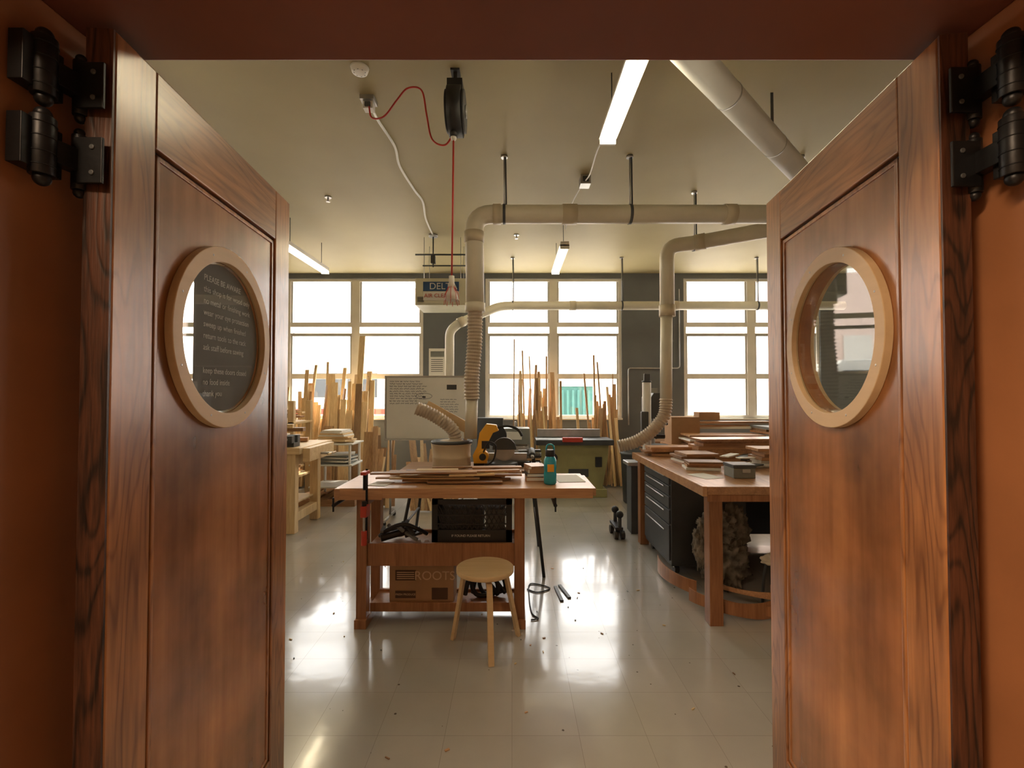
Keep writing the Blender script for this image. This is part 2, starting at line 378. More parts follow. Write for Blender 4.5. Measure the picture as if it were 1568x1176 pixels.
# ---------------------------------------------------------------- doors
def door(name,hx,hy,fx,fy,s,cx):
    e=empty(name,(hx,hy,0)); e.rotation_euler=(0,0,math.atan2(fy-hy,fx-hx))
    w=math.hypot(fx-hx,fy-hy)
    h0,h1=.012,2.13; a,c=.098,w-.094; zb,zt=.53,1.99; g=.007
    def Y(v): return v*s
    def bx(b,x0,x1,y0,y1,z0,z1,m): b.box((x0,min(Y(y0),Y(y1)),z0),(x1,max(Y(y0),Y(y1)),z1),m)
    b=B('stiles')
    bx(b,.004,a,0,.043,h0,h1,'door_stile'); bx(b,c,w,0,.043,h0,h1,'door_stile'); b.done(.003,e,keep=True)
    b=B('rails'); bx(b,a,c,0,.043,zt,h1,'door_rail'); bx(b,a,c,0,.043,h0,zb,'door_rail'); b.done(.003,e,keep=True)
    b=B('hinge_edge'); bx(b,0,.004,0.001,.042,h0,h1,'door_edge'); b.done(0,e,keep=True)
    b=B('groove')  # recessed strips with the gap's shade painted in
    for q in ((a,a+g,zb,zt),(c-g,c,zb,zt),(a,c,zt-g,zt),(a,c,zb,zb+g)): bx(b,q[0],q[1],.012,.030,q[2],q[3],'groove')
    b.done(0,e,keep=True)
    b=B('bead'); g2=.010
    for q in ((a+g,a+g+g2,zb+g,zt-g),(c-g-g2,c-g,zb+g,zt-g),(a+g,c-g,zt-g-g2,zt-g),(a+g,c-g,zb+g,zb+g+g2)): bx(b,q[0],q[1],.003,.035,q[2],q[3],'door_stile')
    b.done(.002,e,keep=True)
    cz=1.676; x0,x1,z0,z1=a+g+g2,c-g-g2,zb+g+g2,zt-g-g2
    ang=sorted([2*math.pi*k/96 for k in range(96)]+[math.atan2(zz-cz,xx-cx)%(2*math.pi) for xx in (x0,x1) for zz in (z0,z1)])
    outer=[];inner=[]
    for t in ang:
        dx,dz=math.cos(t),math.sin(t); k=min([((x1-cx)/dx if dx>0 else (x0-cx)/dx) if abs(dx)>1e-9 else 1e9,((z1-cz)/dz if dz>0 else (z0-cz)/dz) if abs(dz)>1e-9 else 1e9])
        outer.append((cx+dx*k,cz+dz*k)); inner.append((cx+dx*.169,cz+dz*.169))
    b=B('panel'); b.holed(outer,inner,Y(.006),Y(.036),'door_panel'); b.done(0,e,keep=True)
    A=[2*math.pi*k/96 for k in range(96)]
    for nm,y0,y1 in (('porthole_ring',-.010,.0058),('porthole_ring_back',.0362,.046)):
        b=B(nm); b.holed([(cx+.200*math.cos(t),cz+.203*math.sin(t)) for t in A],[(cx+.170*math.cos(t),cz+.170*math.sin(t)) for t in A],Y(y0),Y(y1),'ring'); 
        for k in range(8):
            t=k*math.pi/4+.39; b.cyl((cx+.186*math.cos(t),Y(y0-.0006),cz+.186*math.sin(t)),(cx+.186*math.cos(t),Y(y0+.002),cz+.186*math.sin(t)),.003,'steel',seg=10)
        b.done(.002,e,keep=True)
    b=B('pane'); b.cyl((cx,Y(.001),cz),(cx,Y(.005),cz),.1695,'doorglass',seg=96); b.done(0,e,keep=True)
    return e,w
dl,wl=door('door_1',-.632,.725,-.679,1.405,1,.335)
dr,wr=door('door_2',.690,.738,.776,1.405,-1,.325)
b=B('notice_sheet')
cx,cz=.335,1.676
A=[2*math.pi*k/64 for k in range(64)]
pts=[(max(cx-.105,cx+.165*math.cos(t)),cz+.165*math.sin(t)) for t in A]
b.prism(pts,'y',.0085,.0095,'notice'); n=b.done(0,dl,keep=True)
lines=["PLEASE BE AWARE","this shop is for wood only","no metal or finishing work","wear your eye protection","sweep up when finished","return tools to the rack","ask staff before sawing","","keep these doors closed","no food inside","thank you"]
for i,l in enumerate(lines):
    t=text('notice_line',l,.0185,'inklt',(.262,.0080,1.80-i*.025),(math.radians(90),0,0),None,.0002,'LEFT'); t.parent=dl

def hinge(name,jx,jy,dx,dy,s,z):
    b=B(name); h=.043
    b.cyl((jx,jy,z-h),(jx,jy,z+h),.0155,'black_iron'); b.cyl((dx,dy,z-h),(dx,dy,z+h),.0105,'black_iron')
    for zz in (h+.004,-h-.004):
        b.sph((jx,jy,z+zz),.011,'black_iron'); b.sph((dx,dy,z+zz),.008,'black_iron')
    for zz in (-.03,-.01,.012,.032): b.cyl((jx,jy,z+zz-.001),(jx,jy,z+zz+.001),.0165,'black_iron')
    b.beam((jx,jy+.01,z),(dx,dy-.005,z),.02,.034,'black_iron')
    b.box((min(dx,dx-s*.045),dy-.012,z-.036),(max(dx,dx-s*.045),dy-.007,z+.036),'black_iron')
    for zz in (-.02,.02): b.cyl((dx-s*.03,dy-.014,z+zz),(dx-s*.03,dy-.008,z+zz),.004,'dark',seg=10)
    b.box((min(jx,jx+s*.022),jy-.03,z-.036),(max(jx,jx+s*.022),jy+.03,z+.036),'black_iron')
    b.done(.001)
for z in (2.03,1.912):
    hinge('door_hinge',.735,.672,.738,.733,1,z)
    hinge('door_hinge',-.688,.672,-.680,.722,-1,z)

# ---------------------------------------------------------------- ceiling services
def hanger(b,x,y,zp,rp):
    b.cyl((x,y,zp+rp),(x,y,ZC),.006,'steel',seg=8); b.cyl((x,y,ZC-.02),(x,y,ZC),.03,'steel')
    b.tube([(x+.018,y-.005,zp+rp-.005),(x+.012,y-.012,ZC-.02)],.008,'dark',seg=6)
    b.cyl((x-.012,y,zp),(x+.012,y,zp),rp+.006,'dark',seg=28)
b=B('dust_duct')
P=round_path([(-.33,4.13,1.95+.4),(-.34,4.13,3.16),(4.6,4.13,3.16)],.16)
b.tube(P,.082,'pvc',seg=24)
b.cyl((-.17,4.13,3.16),(-.10,4.13,3.16),.09,'pvc_joint'); b.cyl((.45,4.13,3.16),(.58,4.13,3.16),.09,'pvc_joint'); b.cyl((1.9,4.13,3.16),(2.0,4.13,3.16),.09,'pvc_joint')
b.cyl((-.34,4.13,2.9),(-.34,4.13,3.0),.089,'pvc_joint'); b.cyl((-.33,4.13,2.28),(-.33,4.13,2.36),.089,'pvc')
b.tube(smooth_path([(-.33,4.13,2.30),(-.335,4.14,2.0),(-.36,4.15,1.7),(-.36,4.16,1.5)]),.072,'hose',seg=20,ribs=.03)
b.cyl((-.36,4.16,1.52),(-.37,4.17,1.15),.055,'pvc')
hanger(b,-.07,4.13,3.16,.082); hanger(b,1.06,4.13,3.16,.082); hanger(b,2.6,4.13,3.16,.082)
b.done()
b=B('dust_duct_branch')
b.tube(round_path([(1.67,4.97,2.45),(1.67,4.97,3.14),(1.95,4.85,3.14),(2.55,4.5,3.16),(3.2,4.22,3.16)],.13),.076,'pvc',seg=24)
b.cyl((1.67,4.97,2.38),(1.67,4.97,2.5),.085,'pvc_joint'); b.tube([(1.66,4.97,2.4),(1.65,4.97,1.45)],.062,'pvc',seg=20)
b.tube(smooth_path([(1.65,4.97,1.5),(1.63,4.97,1.32),(1.50,4.98,1.15),(1.32,5.0,1.03),(1.14,5.02,.98)]),.07,'hose',seg=20,ribs=.03)
b.cyl((1.93,4.86,3.14),(2.02,4.81,3.145),.084,'pvc_joint')
hanger(b,1.93,4.87,3.14,.078); b.done()
b=B('dust_duct_far')
b.tube(round_path([(-.93,6.9,1.3),(-.93,6.9,2.48),(-.80,6.9,2.60),(-.2,7.15,2.90),(0,7.24,2.93),(5.2,7.24,2.93)],.12),.068,'pvc',seg=20)
for x in (0.01,1.72,3.84): hanger(b,x,7.24,2.93,.068)
for x in (.9,2.5): b.cyl((x,7.24,2.93),(x+.1,7.24,2.93),.075,'pvc_joint')
b.cyl((-.8,6.9,2.6),(-.72,6.93,2.64),.076,'pvc_joint')
b.done()
b=B('spiral_duct')
p0,p1=Vector((.15,1.70,3.38)),Vector((2.72,4.05,3.30))
b.tube([p0,p1,p1+Vector((.6,.0,-.04))],.080,'duct',seg=28)
d=(p1-p0).normalized()
for i in range(1,5): q=p0+d*(i*.78); b.cyl(q-d*.006,q+d*.006,.083,'steel',seg=28)
for k in (1.2,2.3):
    q=p0+d*k; b.beam(q+Vector((0,0,.08)),Vector((q.x,q.y,ZC)),.02,.004,'dark')
b.done()

def striplight(x,y0,y1,z,name='fluorescent_light'):
    e=B(name)
    e.box((x-.05,y0,z+.02),(x+.05,y1,z+.07),'white')
    e.prism([(x-.06,z+.018),(x-.05,z+.03),(x+.05,z+.03),(x+.06,z+.018)],'y',y0,y1,'white')
    for dx in (-.028,.028): e.cyl((x+dx,y0+.02,z),(x+dx,y1-.02,z),.014,'tube')
    for yy in (y0,y1-.02): e.box((x-.055,yy,z-.02),(x+.055,yy+.02,z+.03),'white')
    for yy in (y0+.15,y1-.15): e.cyl((x,yy,z+.07),(x,yy,ZC),.004,'dark',seg=6)
    e.done()
striplight(.665,1.95,3.20,3.30)
striplight(.63,5.5,6.7,3.30)
striplight(-2.70,5.45,6.68,3.30)
striplight(-2.70,1.95,3.20,3.30)
striplight(3.96,5.5,6.7,3.30)

b=B('smoke_detector'); b.lathe((-1.0,3.0,ZC-.035),[(.03,0),(.05,.004),(.055,.02),(.06,.035)],'white')
for k in range(8): b.cyl((-1.0+.035*math.cos(k*.785),3.0+.035*math.sin(k*.785),ZC-.034),(-1.0+.035*math.cos(k*.785),3.0+.035*math.sin(k*.785),ZC-.03),.005,'dark',seg=8)
b.done()
b=B('ceiling_conduit')
b.box((-1.09,3.27,ZC-.03),(-.99,3.37,ZC),'steel'); b.box((-1.075,3.3,ZC-.08),(-1.005,3.36,ZC-.03),'white')
b.box((-1.06,3.285,ZC-.07),(-1.02,3.3,ZC-.04),'dark')
b.tube(smooth_path([(-1.03,3.36,ZC-.05),(-1.04,3.6,ZC-.012),(-1.01,3.95,ZC-.012),(-1.05,4.3,ZC-.012),(-1.02,4.8,ZC-.012),(-.99,5.1,ZC-.012),(-1.05,5.6,ZC-.012),(-1.06,6.15,ZC-.012)]),.011,'white',seg=8)
b.cyl((-1.06,6.2,ZC-.03),(-1.06,6.2,ZC),.06,'steel'); b.cyl((-1.06,6.2,3.25),(-1.06,6.2,ZC-.03),.009,'dark',seg=8)
b.cyl((-1.3,6.2,3.42),(-.6,6.2,3.42),.012,'dark',seg=8); b.cyl((-.62,6.2,3.28),(-.62,6.2,ZC),.010,'dark',seg=8); b.cyl((-1.2,6.2,3.27),(-.62,6.2,3.27),.010,'dark',seg=8); b.box((-1.09,6.17,3.30),(-1.03,6.23,3.40),'dark')
b.done()
b=B('junction_box'); b.box((.67,4.48,ZC-.09),(.77,4.60,ZC),'steel'); b.box((.69,4.47,ZC-.07),(.75,4.48,ZC-.02),'dark')
b.tube(smooth_path([(.72,4.48,ZC-.06),(.70,4.1,3.52),(.67,3.6,3.46),(.665,3.22,3.38)]),.006,'white',seg=8)
b.tube(smooth_path([(.70,4.6,ZC-.05),(.64,5.0,ZC-.1),(.63,5.45,3.5)]),.006,'white',seg=8)
b.done(.002)
for (x,y) in ((.06,6.2),(3.4,3.9),(2.9,5.6),(-2.0,5.0)):
    b=B('sprinkler_head'); b.cyl((x,y,ZC-.01),(x,y,ZC),.035,'steel'); b.cyl((x,y,ZC-.05),(x,y,ZC-.01),.008,'steel'); b.cyl((x,y,ZC-.055),(x,y,ZC-.05),.022,'steel'); b.done()

b=B('cord_reel'); X,Y,Z=-.375,3.04,3.42
b.box((X-.03,Y-.04,ZC-.012),(X+.03,Y+.04,ZC),'black'); b.box((X-.012,Y-.02,ZC-.13),(X+.012,Y+.02,ZC-.012),'black')
b.cyl((X-.045,Y,Z),(X+.045,Y,Z),.155,'black',seg=36); b.cyl((X+.045,Y,Z),(X+.065,Y,Z),.13,'dark',seg=36); b.cyl((X-.06,Y,Z),(X-.045,Y,Z),.13,'black',seg=36); b.cyl((X+.065,Y,Z),(X+.075,Y,Z),.04,'steel')
b.box((X-.05,Y-.06,Z+.10),(X+.05,Y+.06,Z+.19),'black'); b.cyl((X-.01,Y-.02,Z-.18),(X-.01,Y-.02,Z-.13),.025,'black'); b.sph((X-.01,Y-.02,Z-.185),.02,'white')
b.tube([(X-.01,Y-.02,Z-.15),(X-.015,Y-.02,2.7),(X-.02,Y-.02,2.30)],.006,'red',seg=8)
b.tube(smooth_path([(-1.03,3.3,ZC-.07),(-1.0,3.27,ZC-.17),(-.9,3.22,ZC-.19),(-.80,3.18,ZC-.10),(-.72,3.16,ZC-.03),(-.62,3.14,ZC-.06),(-.58,3.12,ZC-.25),(-.54,3.1,ZC-.42),(-.45,3.08,ZC-.47),(-.39,3.06,ZC-.40),(X-.02,Y,Z-.14)]),.006,'red',seg=8)
b.cyl((X-.02,Y-.02,2.24),(X-.02,Y-.02,2.32),.018,'white'); b.cyl((X-.02,Y-.02,2.16),(X-.02,Y-.02,2.24),.05,'white',r2=.018)
for k in range(8):
    a=k*math.pi/4; b.tube([(X-.02+.02*math.cos(a),Y-.02+.02*math.sin(a),2.25),(X-.02+.045*math.cos(a),Y-.02+.045*math.sin(a),2.2),(X-.02+.05*math.cos(a),Y-.02+.05*math.sin(a),2.13)],.002,'redp',seg=6)
b.done()

e=empty('air_cleaner',(-.95,6.5,2.72))
b=B('body'); b.box((-1.3,6.2,2.74),(-.6,6.8,3.10),'beige'); b.box((-1.28,6.19,2.76),(-.62,6.2,3.08),'beige')
for i in range(6): b.box((-1.27,6.18,2.78+i*.012),(-1.18,6.19,2.786+i*.012),'dark')
for x in (-1.2,-.7): 
    for y in (6.3,6.7): b.cyl((x,y,3.1),(x,y,ZC),.005,'steel',seg=6)
o=b.done(.012); bpy.context.view_layer.update(); o.parent=e; o.matrix_parent_inverse=e.matrix_world.inverted()
b=B('label'); b.box((-1.19,6.18,2.80),(-.71,6.188,2.92),'white'); b.box((-1.19,6.18,2.925),(-.71,6.188,3.05),'blue'); o=b.done(); o.parent=e; o.matrix_parent_inverse=e.matrix_world.inverted()
text('label_text_1','DELTA',.125,'white',(-.92,6.176,2.985),(math.radians(90),0,0),e)
text('label_text_2','AIR CLEANER',.075,'redp',(-.95,6.176,2.86),(math.radians(90),0,0),e)

# ---------------------------------------------------------------- front workbench
b=B('workbench')
zt=.93
b.box((-1.13,3.05,zt-.065),(.53,3.62,zt),'bench')
b.box((-1.13,3.045,zt-.075),(-.85,3.05,zt-.002),'bench'); b.box((-1.17,3.06,zt-.08),(-1.13,3.60,zt-.005),'bench')
b.box((.53,3.1,zt-.06),(.56,3.6,zt-.01),'bench')
for x in (-1.0,.05):
    for y in (3.12,3.44): b.box((x-.034,y-.02,.05),(x+.034,y+.06,zt-.065),'benchleg')
    b.box((x-.04,3.08,0),(x+.04,3.54,.06),'benchleg'); b.box((x-.035,3.14,zt-.13),(x+.035,3.46,zt-.066),'benchleg')
b.box((-.966,3.12,.40),(.016,3.145,.55),'benchleg'); b.box((-.966,3.43,.40),(.016,3.455,.55),'benchleg')
b.box((-.966,3.145,.51),(.016,3.43,.53),'bench')
b.box((-.966,3.18,.07),(.016,3.205,.13),'benchleg'); b.box((-.966,3.40,.07),(.016,3.425,.13),'benchleg'); b.box((-.966,3.205,.10),(.016,3.40,.115),'benchleg')
for x in (-1.15,.28): b.cyl((x,3.0,zt-.10),(x,3.4,zt-.10),.012,'black_iron'); b.cyl((x,3.0,zt-.14),(x,3.0,zt-.05),.006,'black_iron')
b.done(.004)
b=B('bar_clamp'); b.box((-.955,3.035,.60),(-.94,3.041,1.06),'black_iron'); b.box((-.965,2.96,1.03),(-.93,3.045,1.05),'redp'); b.cyl((-.948,3.0,.93+.001),(-.948,3.0,1.03),.012,'black_iron')
b.box((-.967,2.97,.76),(-.928,3.045,.83),'redp'); b.cyl((-.948,2.99,.62),(-.948,2.99,.78),.008,'steel'); b.cyl((-.948,2.99,.58),(-.948,2.99,.67),.018,'redp'); b.cyl((-.948,2.99,.83),(-.948,2.99,.86),.015,'black_iron'); b.done(.002)

b=B('board_offcuts')
for i in range(30):
    x=random.uniform(-.72,.0); y=random.uniform(3.2,3.52); L=random.uniform(.2,.75); z=zt+.006+.014*(i//6)+.0003*i
    x=min(x,.07-L/2); b.cb((x,y,z+.006),(L,random.uniform(.025,.09),.012),random.choice(['brownx','brownx','pinex','card']),(0,0,random.uniform(-.16,.16)))
b.done(.001)
b=B('paper_sheet'); b.cb((.41,3.4,zt+.002),(.19,.28,.002),'paper',(0,0,.1)); b.cb((-.90,3.2,zt+.002),(.13,.15,.002),'paper',(0,0,-.2)); b.done()
b=B('book_stack')
z=zt+.001
for i,(w,d,h,m) in enumerate(((.15,.2,.03,'browny'),(.14,.19,.025,'dark'),(.13,.18,.03,'card'),(.12,.17,.02,'browny'))):
    b.cb((.17,3.38,z+h/2),(w,d,h),m,(0,0,.1*i)); b.cb((.17,3.38-d/2-.0005,z+h/2),(w*.9,.002,h*.7),'paper',(0,0,.1*i)); z+=h
b.done(.002)
b=B('water_bottle')
b.lathe((.262,3.20,zt+.001),[(.038,0),(.044,.01),(.044,.07),(.040,.09),(.044,.11),(.044,.165),(.034,.185),(.028,.19)],'teal')
b.lathe((.262,3.20,zt+.19),[(.031,0),(.033,.005),(.033,.04),(.03,.045)],'black'); b.tube(smooth_path([(.235,3.2,zt+.225),(.24,3.2,zt+.26),(.262,3.2,zt+.272),(.285,3.2,zt+.26),(.29,3.2,zt+.225)]),.006,'teal',seg=8)
b.box((.24,3.152,zt+.09),(.285,3.157,zt+.14),'yellow'); b.done()

b=B('milk_crate'); x0,x1,y0,y1,z0,z1=-.545,.0,3.17,3.42,.535,.83
for z in (z0,z1-.035): 
    b.box((x0,y0,z),(x1,y0+.015,z+.035),'black'); b.box((x0,y1-.015,z),(x1,y1,z+.035),'black'); b.box((x0,y0,z),(x0+.015,y1,z+.035),'black'); b.box((x1-.015,y0,z),(x1,y1,z+.035),'black')
for x in (x0,x1-.04):
    b.box((x,y0,z0),(x+.04,y0+.015,z1),'black'); b.box((x,y1-.015,z0),(x+.04,y1,z1),'black')
b.box((x0,y0,z0+.035),(x1,y0+.012,z0+.09),'black')
n=14
for i in range(n+1):
    x=x0+.04+(x1-x0-.08)*i/n
    for dx in (-.06,.06):
        b.beam((x,y0+.008,z0+.09),(min(max(x+dx*1.6,x0+.03),x1-.03),y0+.008,z1-.04),.006,.006,'black'); 
for z in (.66,.72): b.box((x0+.04,y0+.002,z),(x1-.04,y0+.012,z+.008),'black')
b.box((x0+.02,y0+.02,z0),(x1-.02,y1-.02,z0+.01),'black'); b.box((x0+.05,y0+.05,z0+.02),(x1-.2,y1-.03,z1-.08),'dark'); b.box((x1-.18,y0+.05,z0+.02),(x1-.05,y1-.05,z1-.08),'greybox')
b.box((x0,y0+.01,z0),(x0+.008,y1-.01,z1),'black'); b.box((x1-.008,y0+.01,z0),(x1,y1-.01,z1),'black')
c=b.done()
text('crate_lettering','IF FOUND PLEASE RETURN',.022,'white',(-.28,3.1695,.585),(math.radians(90),0,0),c)

b=B('hand_tools')
for i in range(14):
    x=random.uniform(-.90,-.65); y=random.uniform(3.2,3.36); a=random.uniform(0,3.14); l=random.uniform(.06,.14); z=.555+.012*(i%5)
    b.beam((x-math.cos(a)*l*.5,y-math.sin(a)*l*.3,z),(x+math.cos(a)*l*.5,y+math.sin(a)*l*.3,z+random.uniform(0,.05)),.022,.018,random.choice(['black','dark','black_iron','greybox']))
b.tube(smooth_path([(-.92,3.25,.56),(-.85,3.2,.62),(-.75,3.22,.65),(-.66,3.25,.61),(-.6,3.3,.56)]),.014,'black',seg=10)
b.sph((-.80,3.3,.585),.05,'dark',(1.3,1,.9)); b.cyl((-.9,3.2,.56),(-.7,3.28,.60),.025,'black'); b.done(.002)

b=B('cardboard_box'); b.box((-.84,3.2085,.116),(-.40,3.39,.37),'card'); b.box((-.84,3.21,.371),(-.40,3.29,.375),'card'); 
b.box((-.80,3.2065,.27),(-.66,3.2085,.34),'cardprint'); b.box((-.80,3.2065,.15),(-.66,3.2085,.20),'cardprint'); b.box((-.55,3.2065,.14),(-.44,3.2085,.22),'cardprint')
for i in range(4): b.box((-.79,3.2055,.28+i*.014),(-.67,3.2065,.286+i*.014),'cardlt')
c=b.done(.002)
text('box_lettering','ROOTS',.085,'cardlt',(-.53,3.2055,.30),(math.radians(90),0,0),c)
text('box_lettering_small','FRESH PRODUCE',.018,'cardlt',(-.73,3.2055,.175),(math.radians(90),0,0),c)
b=B('extension_cord')
pts=[(-.33,3.3,.135),(-.30,3.28,.25),(-.22,3.3,.33),(-.13,3.28,.28),(-.10,3.3,.17),(-.16,3.3,.135),(-.25,3.3,.135),(-.28,3.29,.22),(-.2,3.27,.26),(-.1,3.3,.135)]
b.tube(smooth_path(pts),.016,'black',seg=8); b.tube(smooth_path([(p[0]+.05,p[1]+.03,p[2]) for p in pts]),.014,'black',seg=8); b.done()

# ---------------------------------------------------------------- stool
b=B('stool'); cx,cy,sz=-.165,2.87,.485
b.lathe((cx,cy,sz-.026),[(.17,0),(.176,.004),(.176,.026),(.172,.03)],'ply',seg=48)
for (fx,fy) in ((-.125,2.70),(-.345,2.95),(.015,2.99)):
    d=Vector((fx-cx,fy-cy,0)).normalized(); top=Vector((cx,cy,sz-.03))
    ft=Vector((fx,fy,0))+d*.03; kn=Vector((cx,cy,sz-.03))+d*.145
    P=round_path([top+d*.03-Vector((0,0,.012)),kn-Vector((0,0,.014)),ft],.06)
    for p,q in zip(P[:-1],P[1:]):
        b.beam(p-(q-p).normalized()*.004,q,.034,.022,'ply',roll=0)
b.done(.002)

# ---------------------------------------------------------------- miter saw stand & co
b=B('folding_saw_stand')
b.box((-1.0,4.0,.83),(.30,4.06,.87),'dark'); b.box((-1.0,4.5,.83),(.30,4.56,.87),'dark'); b.box((-.98,4.02,.87),(.28,4.54,.885),'brownx')
for x,fx in ((-.85,-1.0),(.18,.27)):
    for y,fy in ((4.04,3.95),(4.52,4.75)): b.tube([(x,y,.84),(fx,fy,.0)],.014,'black',seg=10)
    b.cyl(((x+fx)/2,4.0,.42),((x+fx)/2,4.62,.42),.010,'black')
b.done(.002)
b=B('dust_drum'); 
b.lathe((-.55,4.25,.887),[(.17,0),(.175,.01),(.172,.08),(.176,.09),(.172,.10),(.172,.19),(.18,.2),(.18,.215),(.10,.24)],'drum')
b.lathe((-.55,4.25,1.10),[(.185,0),(.19,.012),(.185,.024)],'dark')
b.tube(smooth_path([(-.52,4.25,1.12),(-.53,4.24,1.2),(-.60,4.22,1.28),(-.74,4.2,1.37),(-.86,4.18,1.42)]),.062,'hose',seg=20,ribs=.028)
b.beam((-.80,4.33,1.44),(-.36,4.33,1.20),.012,.10,'ply',roll=0); b.beam((-.43,4.33,1.11),(-.43,4.33,1.24),.03,.03,'pine')
b.done()
b=B('miter_saw')
b.lathe((-.10,4.22,.886),[(.15,0),(.155,.01),(.15,.045),(.13,.05)],'dark'); b.box((-.35,4.24,.886),(.16,4.30,.93),'black'); b.box((-.34,4.30,.886),(.14,4.33,1.0),'steel')
b.prism([(-.34,.93),(-.22,.93),(-.24,1.02),(-.21,1.12),(-.17,1.20),(-.12,1.22),(-.14,1.27),(-.23,1.28),(-.29,1.20),(-.31,1.08),(-.35,1.0)],'y',4.14,4.23,'yellow')
b.cyl((-.255,4.05,1.00),(-.255,4.14,1.00),.05,'yellow'); b.cyl((-.255,4.03,1.00),(-.255,4.05,1.00),.03,'black')
b.box((-.27,4.135,1.06),(-.20,4.14,1.13),'black')
pts=[(-.07+.11*math.cos(a),1.04+.11*math.sin(a)) for a in [math.pi*k/20 for k in range(21)]]
b.prism(pts,'y',4.235,4.262,'dark'); b.cyl((-.07,4.245,1.03),(-.07,4.249,1.03),.095,'steel',seg=40)
b.tube(smooth_path([(-.14,4.2,1.24),(-.04,4.18,1.26),(.05,4.17,1.23),(.09,4.17,1.17)]),.012,'black',seg=10)
b.tube(smooth_path([(-.25,4.05,1.04),(-.20,4.0,1.13),(-.14,4.0,1.10),(-.16,4.03,.98),(-.22,4.03,.93)]),.007,'black',seg=8)
b.done(.004)
b=B('sanding_blocks')
for i in range(12):
    x=.10+random.random()*.12; b.cb((x,4.45+random.random()*.04,.90+.025*(i%5)),(.14,.06,.02),random.choice(['brownx','dark','greybox','pinex']),(0,0,random.uniform(-.3,.3)))
b.done(.002)
b=B('cordless_drill'); b.cyl((.18,4.13,1.0),(.18,4.27,1.03),.03,'dark'); b.cyl((.18,4.08,.99),(.18,4.13,1.0),.015,'steel'); b.beam((.19,4.24,1.0),(.20,4.24,.92),.035,.03,'black'); b.box((.17,4.19,.886),(.25,4.28,.925),'black'); b.done(.003)

# ---------------------------------------------------------------- whiteboard
e=empty('whiteboard',(-1.05,5.7,0))
def par(o):
    bpy.context.view_layer.update(); o.parent=e; o.matrix_parent_inverse=e.matrix_world.inverted()
b=B('board'); b.box((-1.54,5.69,1.0),(-.57,5.71,1.75),'wb')
for q in (((-1.56,5.68,.98),(-1.54,5.72,1.77)),((-.57,5.68,.98),(-.55,5.72,1.77)),((-1.56,5.68,1.75),(-.55,5.72,1.77)),((-1.56,5.68,.98),(-.55,5.72,1.0))): b.box(q[0],q[1],'steel')
b.box((-1.5,5.63,.985),(-.62,5.68,.995),'steel')
par(b.done(.003))
b=B('stand')
for x in (-1.50,-.61): b.cyl((x,5.74,.06),(x,5.74,1.7),.014,'steel'); b.cyl((x,5.45,.05),(x,5.95,.05),.016,'steel'); b.sph((x,5.47,.025),.025,'black'); b.sph((x,5.93,.025),.025,'black')
b.cyl((-1.5,5.74,.35),(-.61,5.74,.35),.012,'steel'); par(b.done())
b=B('marker_writing')
random.seed(3)
for r in range(10):
    x=-1.50; z=1.70-r*.03
    n=random.randint(5,10)
    for k in range(n):
        w=random.uniform(.02,.07)
        if x+w>-.98: break
        pts=[(x+w*t/6,5.6885,z+.007*math.sin(t*2.3+r)+random.uniform(-.003,.003)) for t in range(7)]
        b.tube(pts,.0022,'ink',seg=4); x+=w+.015
for r in range(6):
    x=-.88; z=1.48-r*.03
    for k in range(4):
        w=random.uniform(.03,.06); b.tube([(x+w*t/5,5.6885,z+.005*math.sin(t*2+k)) for t in range(6)],.0022,'ink',seg=4); x+=w+.012
b.box((-.80,5.6875,1.60),(-.68,5.6895,1.66),'dark'); b.box((-1.1,5.6875,1.50),(-1.06,5.6895,1.52),'dark')
for k in range(20): 
    a=k*.314; 
    b.tube([(-1.08+.10*math.cos(a),5.6885,1.52+.035*math.sin(a)),(-1.08+.10*math.cos(a+.314),5.6885,1.52+.035*math.sin(a+.314))],.002,'ink',seg=4)
par(b.done())

b=B('wall_poster'); b.box((-1.47,8.185,1.85),(-1.17,8.195,2.35),'paper'); b.box((-1.44,8.18,2.2),(-1.2,8.185,2.3),'greybox')
for i in range(7): b.box((-1.43,8.181,2.15-i*.035),(-1.22,8.185,2.16-i*.035),'dark')
b.done()
b=B('wall_conduit'); b.tube(round_path([(2.05,8.16,1.0),(2.05,8.16,2.0),(2.95,8.16,2.0),(2.95,8.16,3.4)],.05),.012,'steel',seg=8); b.box((2.35,8.12,1.3),(2.55,8.195,1.65),'greybox'); b.done(.003)

# ---------------------------------------------------------------- lumber
def lumber(name,x0,x1,y0,y1,n,zlo,zhi,mats,wlo=.03,whi=.12,lean=.12,tall=()):
    b=B(name)
    for i in range(n):
        x=random.uniform(x0,x1); z=zlo+(zhi-zlo)*random.random()**1.6; y=random.uniform(y0,y1)
        w=random.uniform(wlo,whi); t=random.uniform(.012,.03); dx=random.uniform(-lean,lean)
        b.beam((x,y-.12,.025),(x+dx,y+.02,z),w,t,random.choice(mats),roll=random.uniform(-.2,.2))
    for (x,z,w,dx) in tall:
        b.beam((x-dx,y0-.05,.025),(x,y1,z),w,.02,mats[0])
    return b.done(.001)
random.seed(11)
lumber('lumber_stack',.1,.85,7.75,8.05,28,1.15,1.95,['brownz','pine','brownz'],.025,.08,.10,((.04,2.5,.02,.02),(.18,2.3,.025,-.05),(.42,2.05,.04,.1),(.30,2.2,.02,-.06),(.6,2.2,.03,.03)))
lumber('lumber_stack',1.1,1.85,7.75,8.05,20,1.05,1.75,['brownz','pine','brownz'],.025,.09,.12,((1.42,2.22,.03,.02),(1.48,2.1,.025,-.08),(1.75,1.9,.02,.1),(1.25,1.9,.03,-.1)))
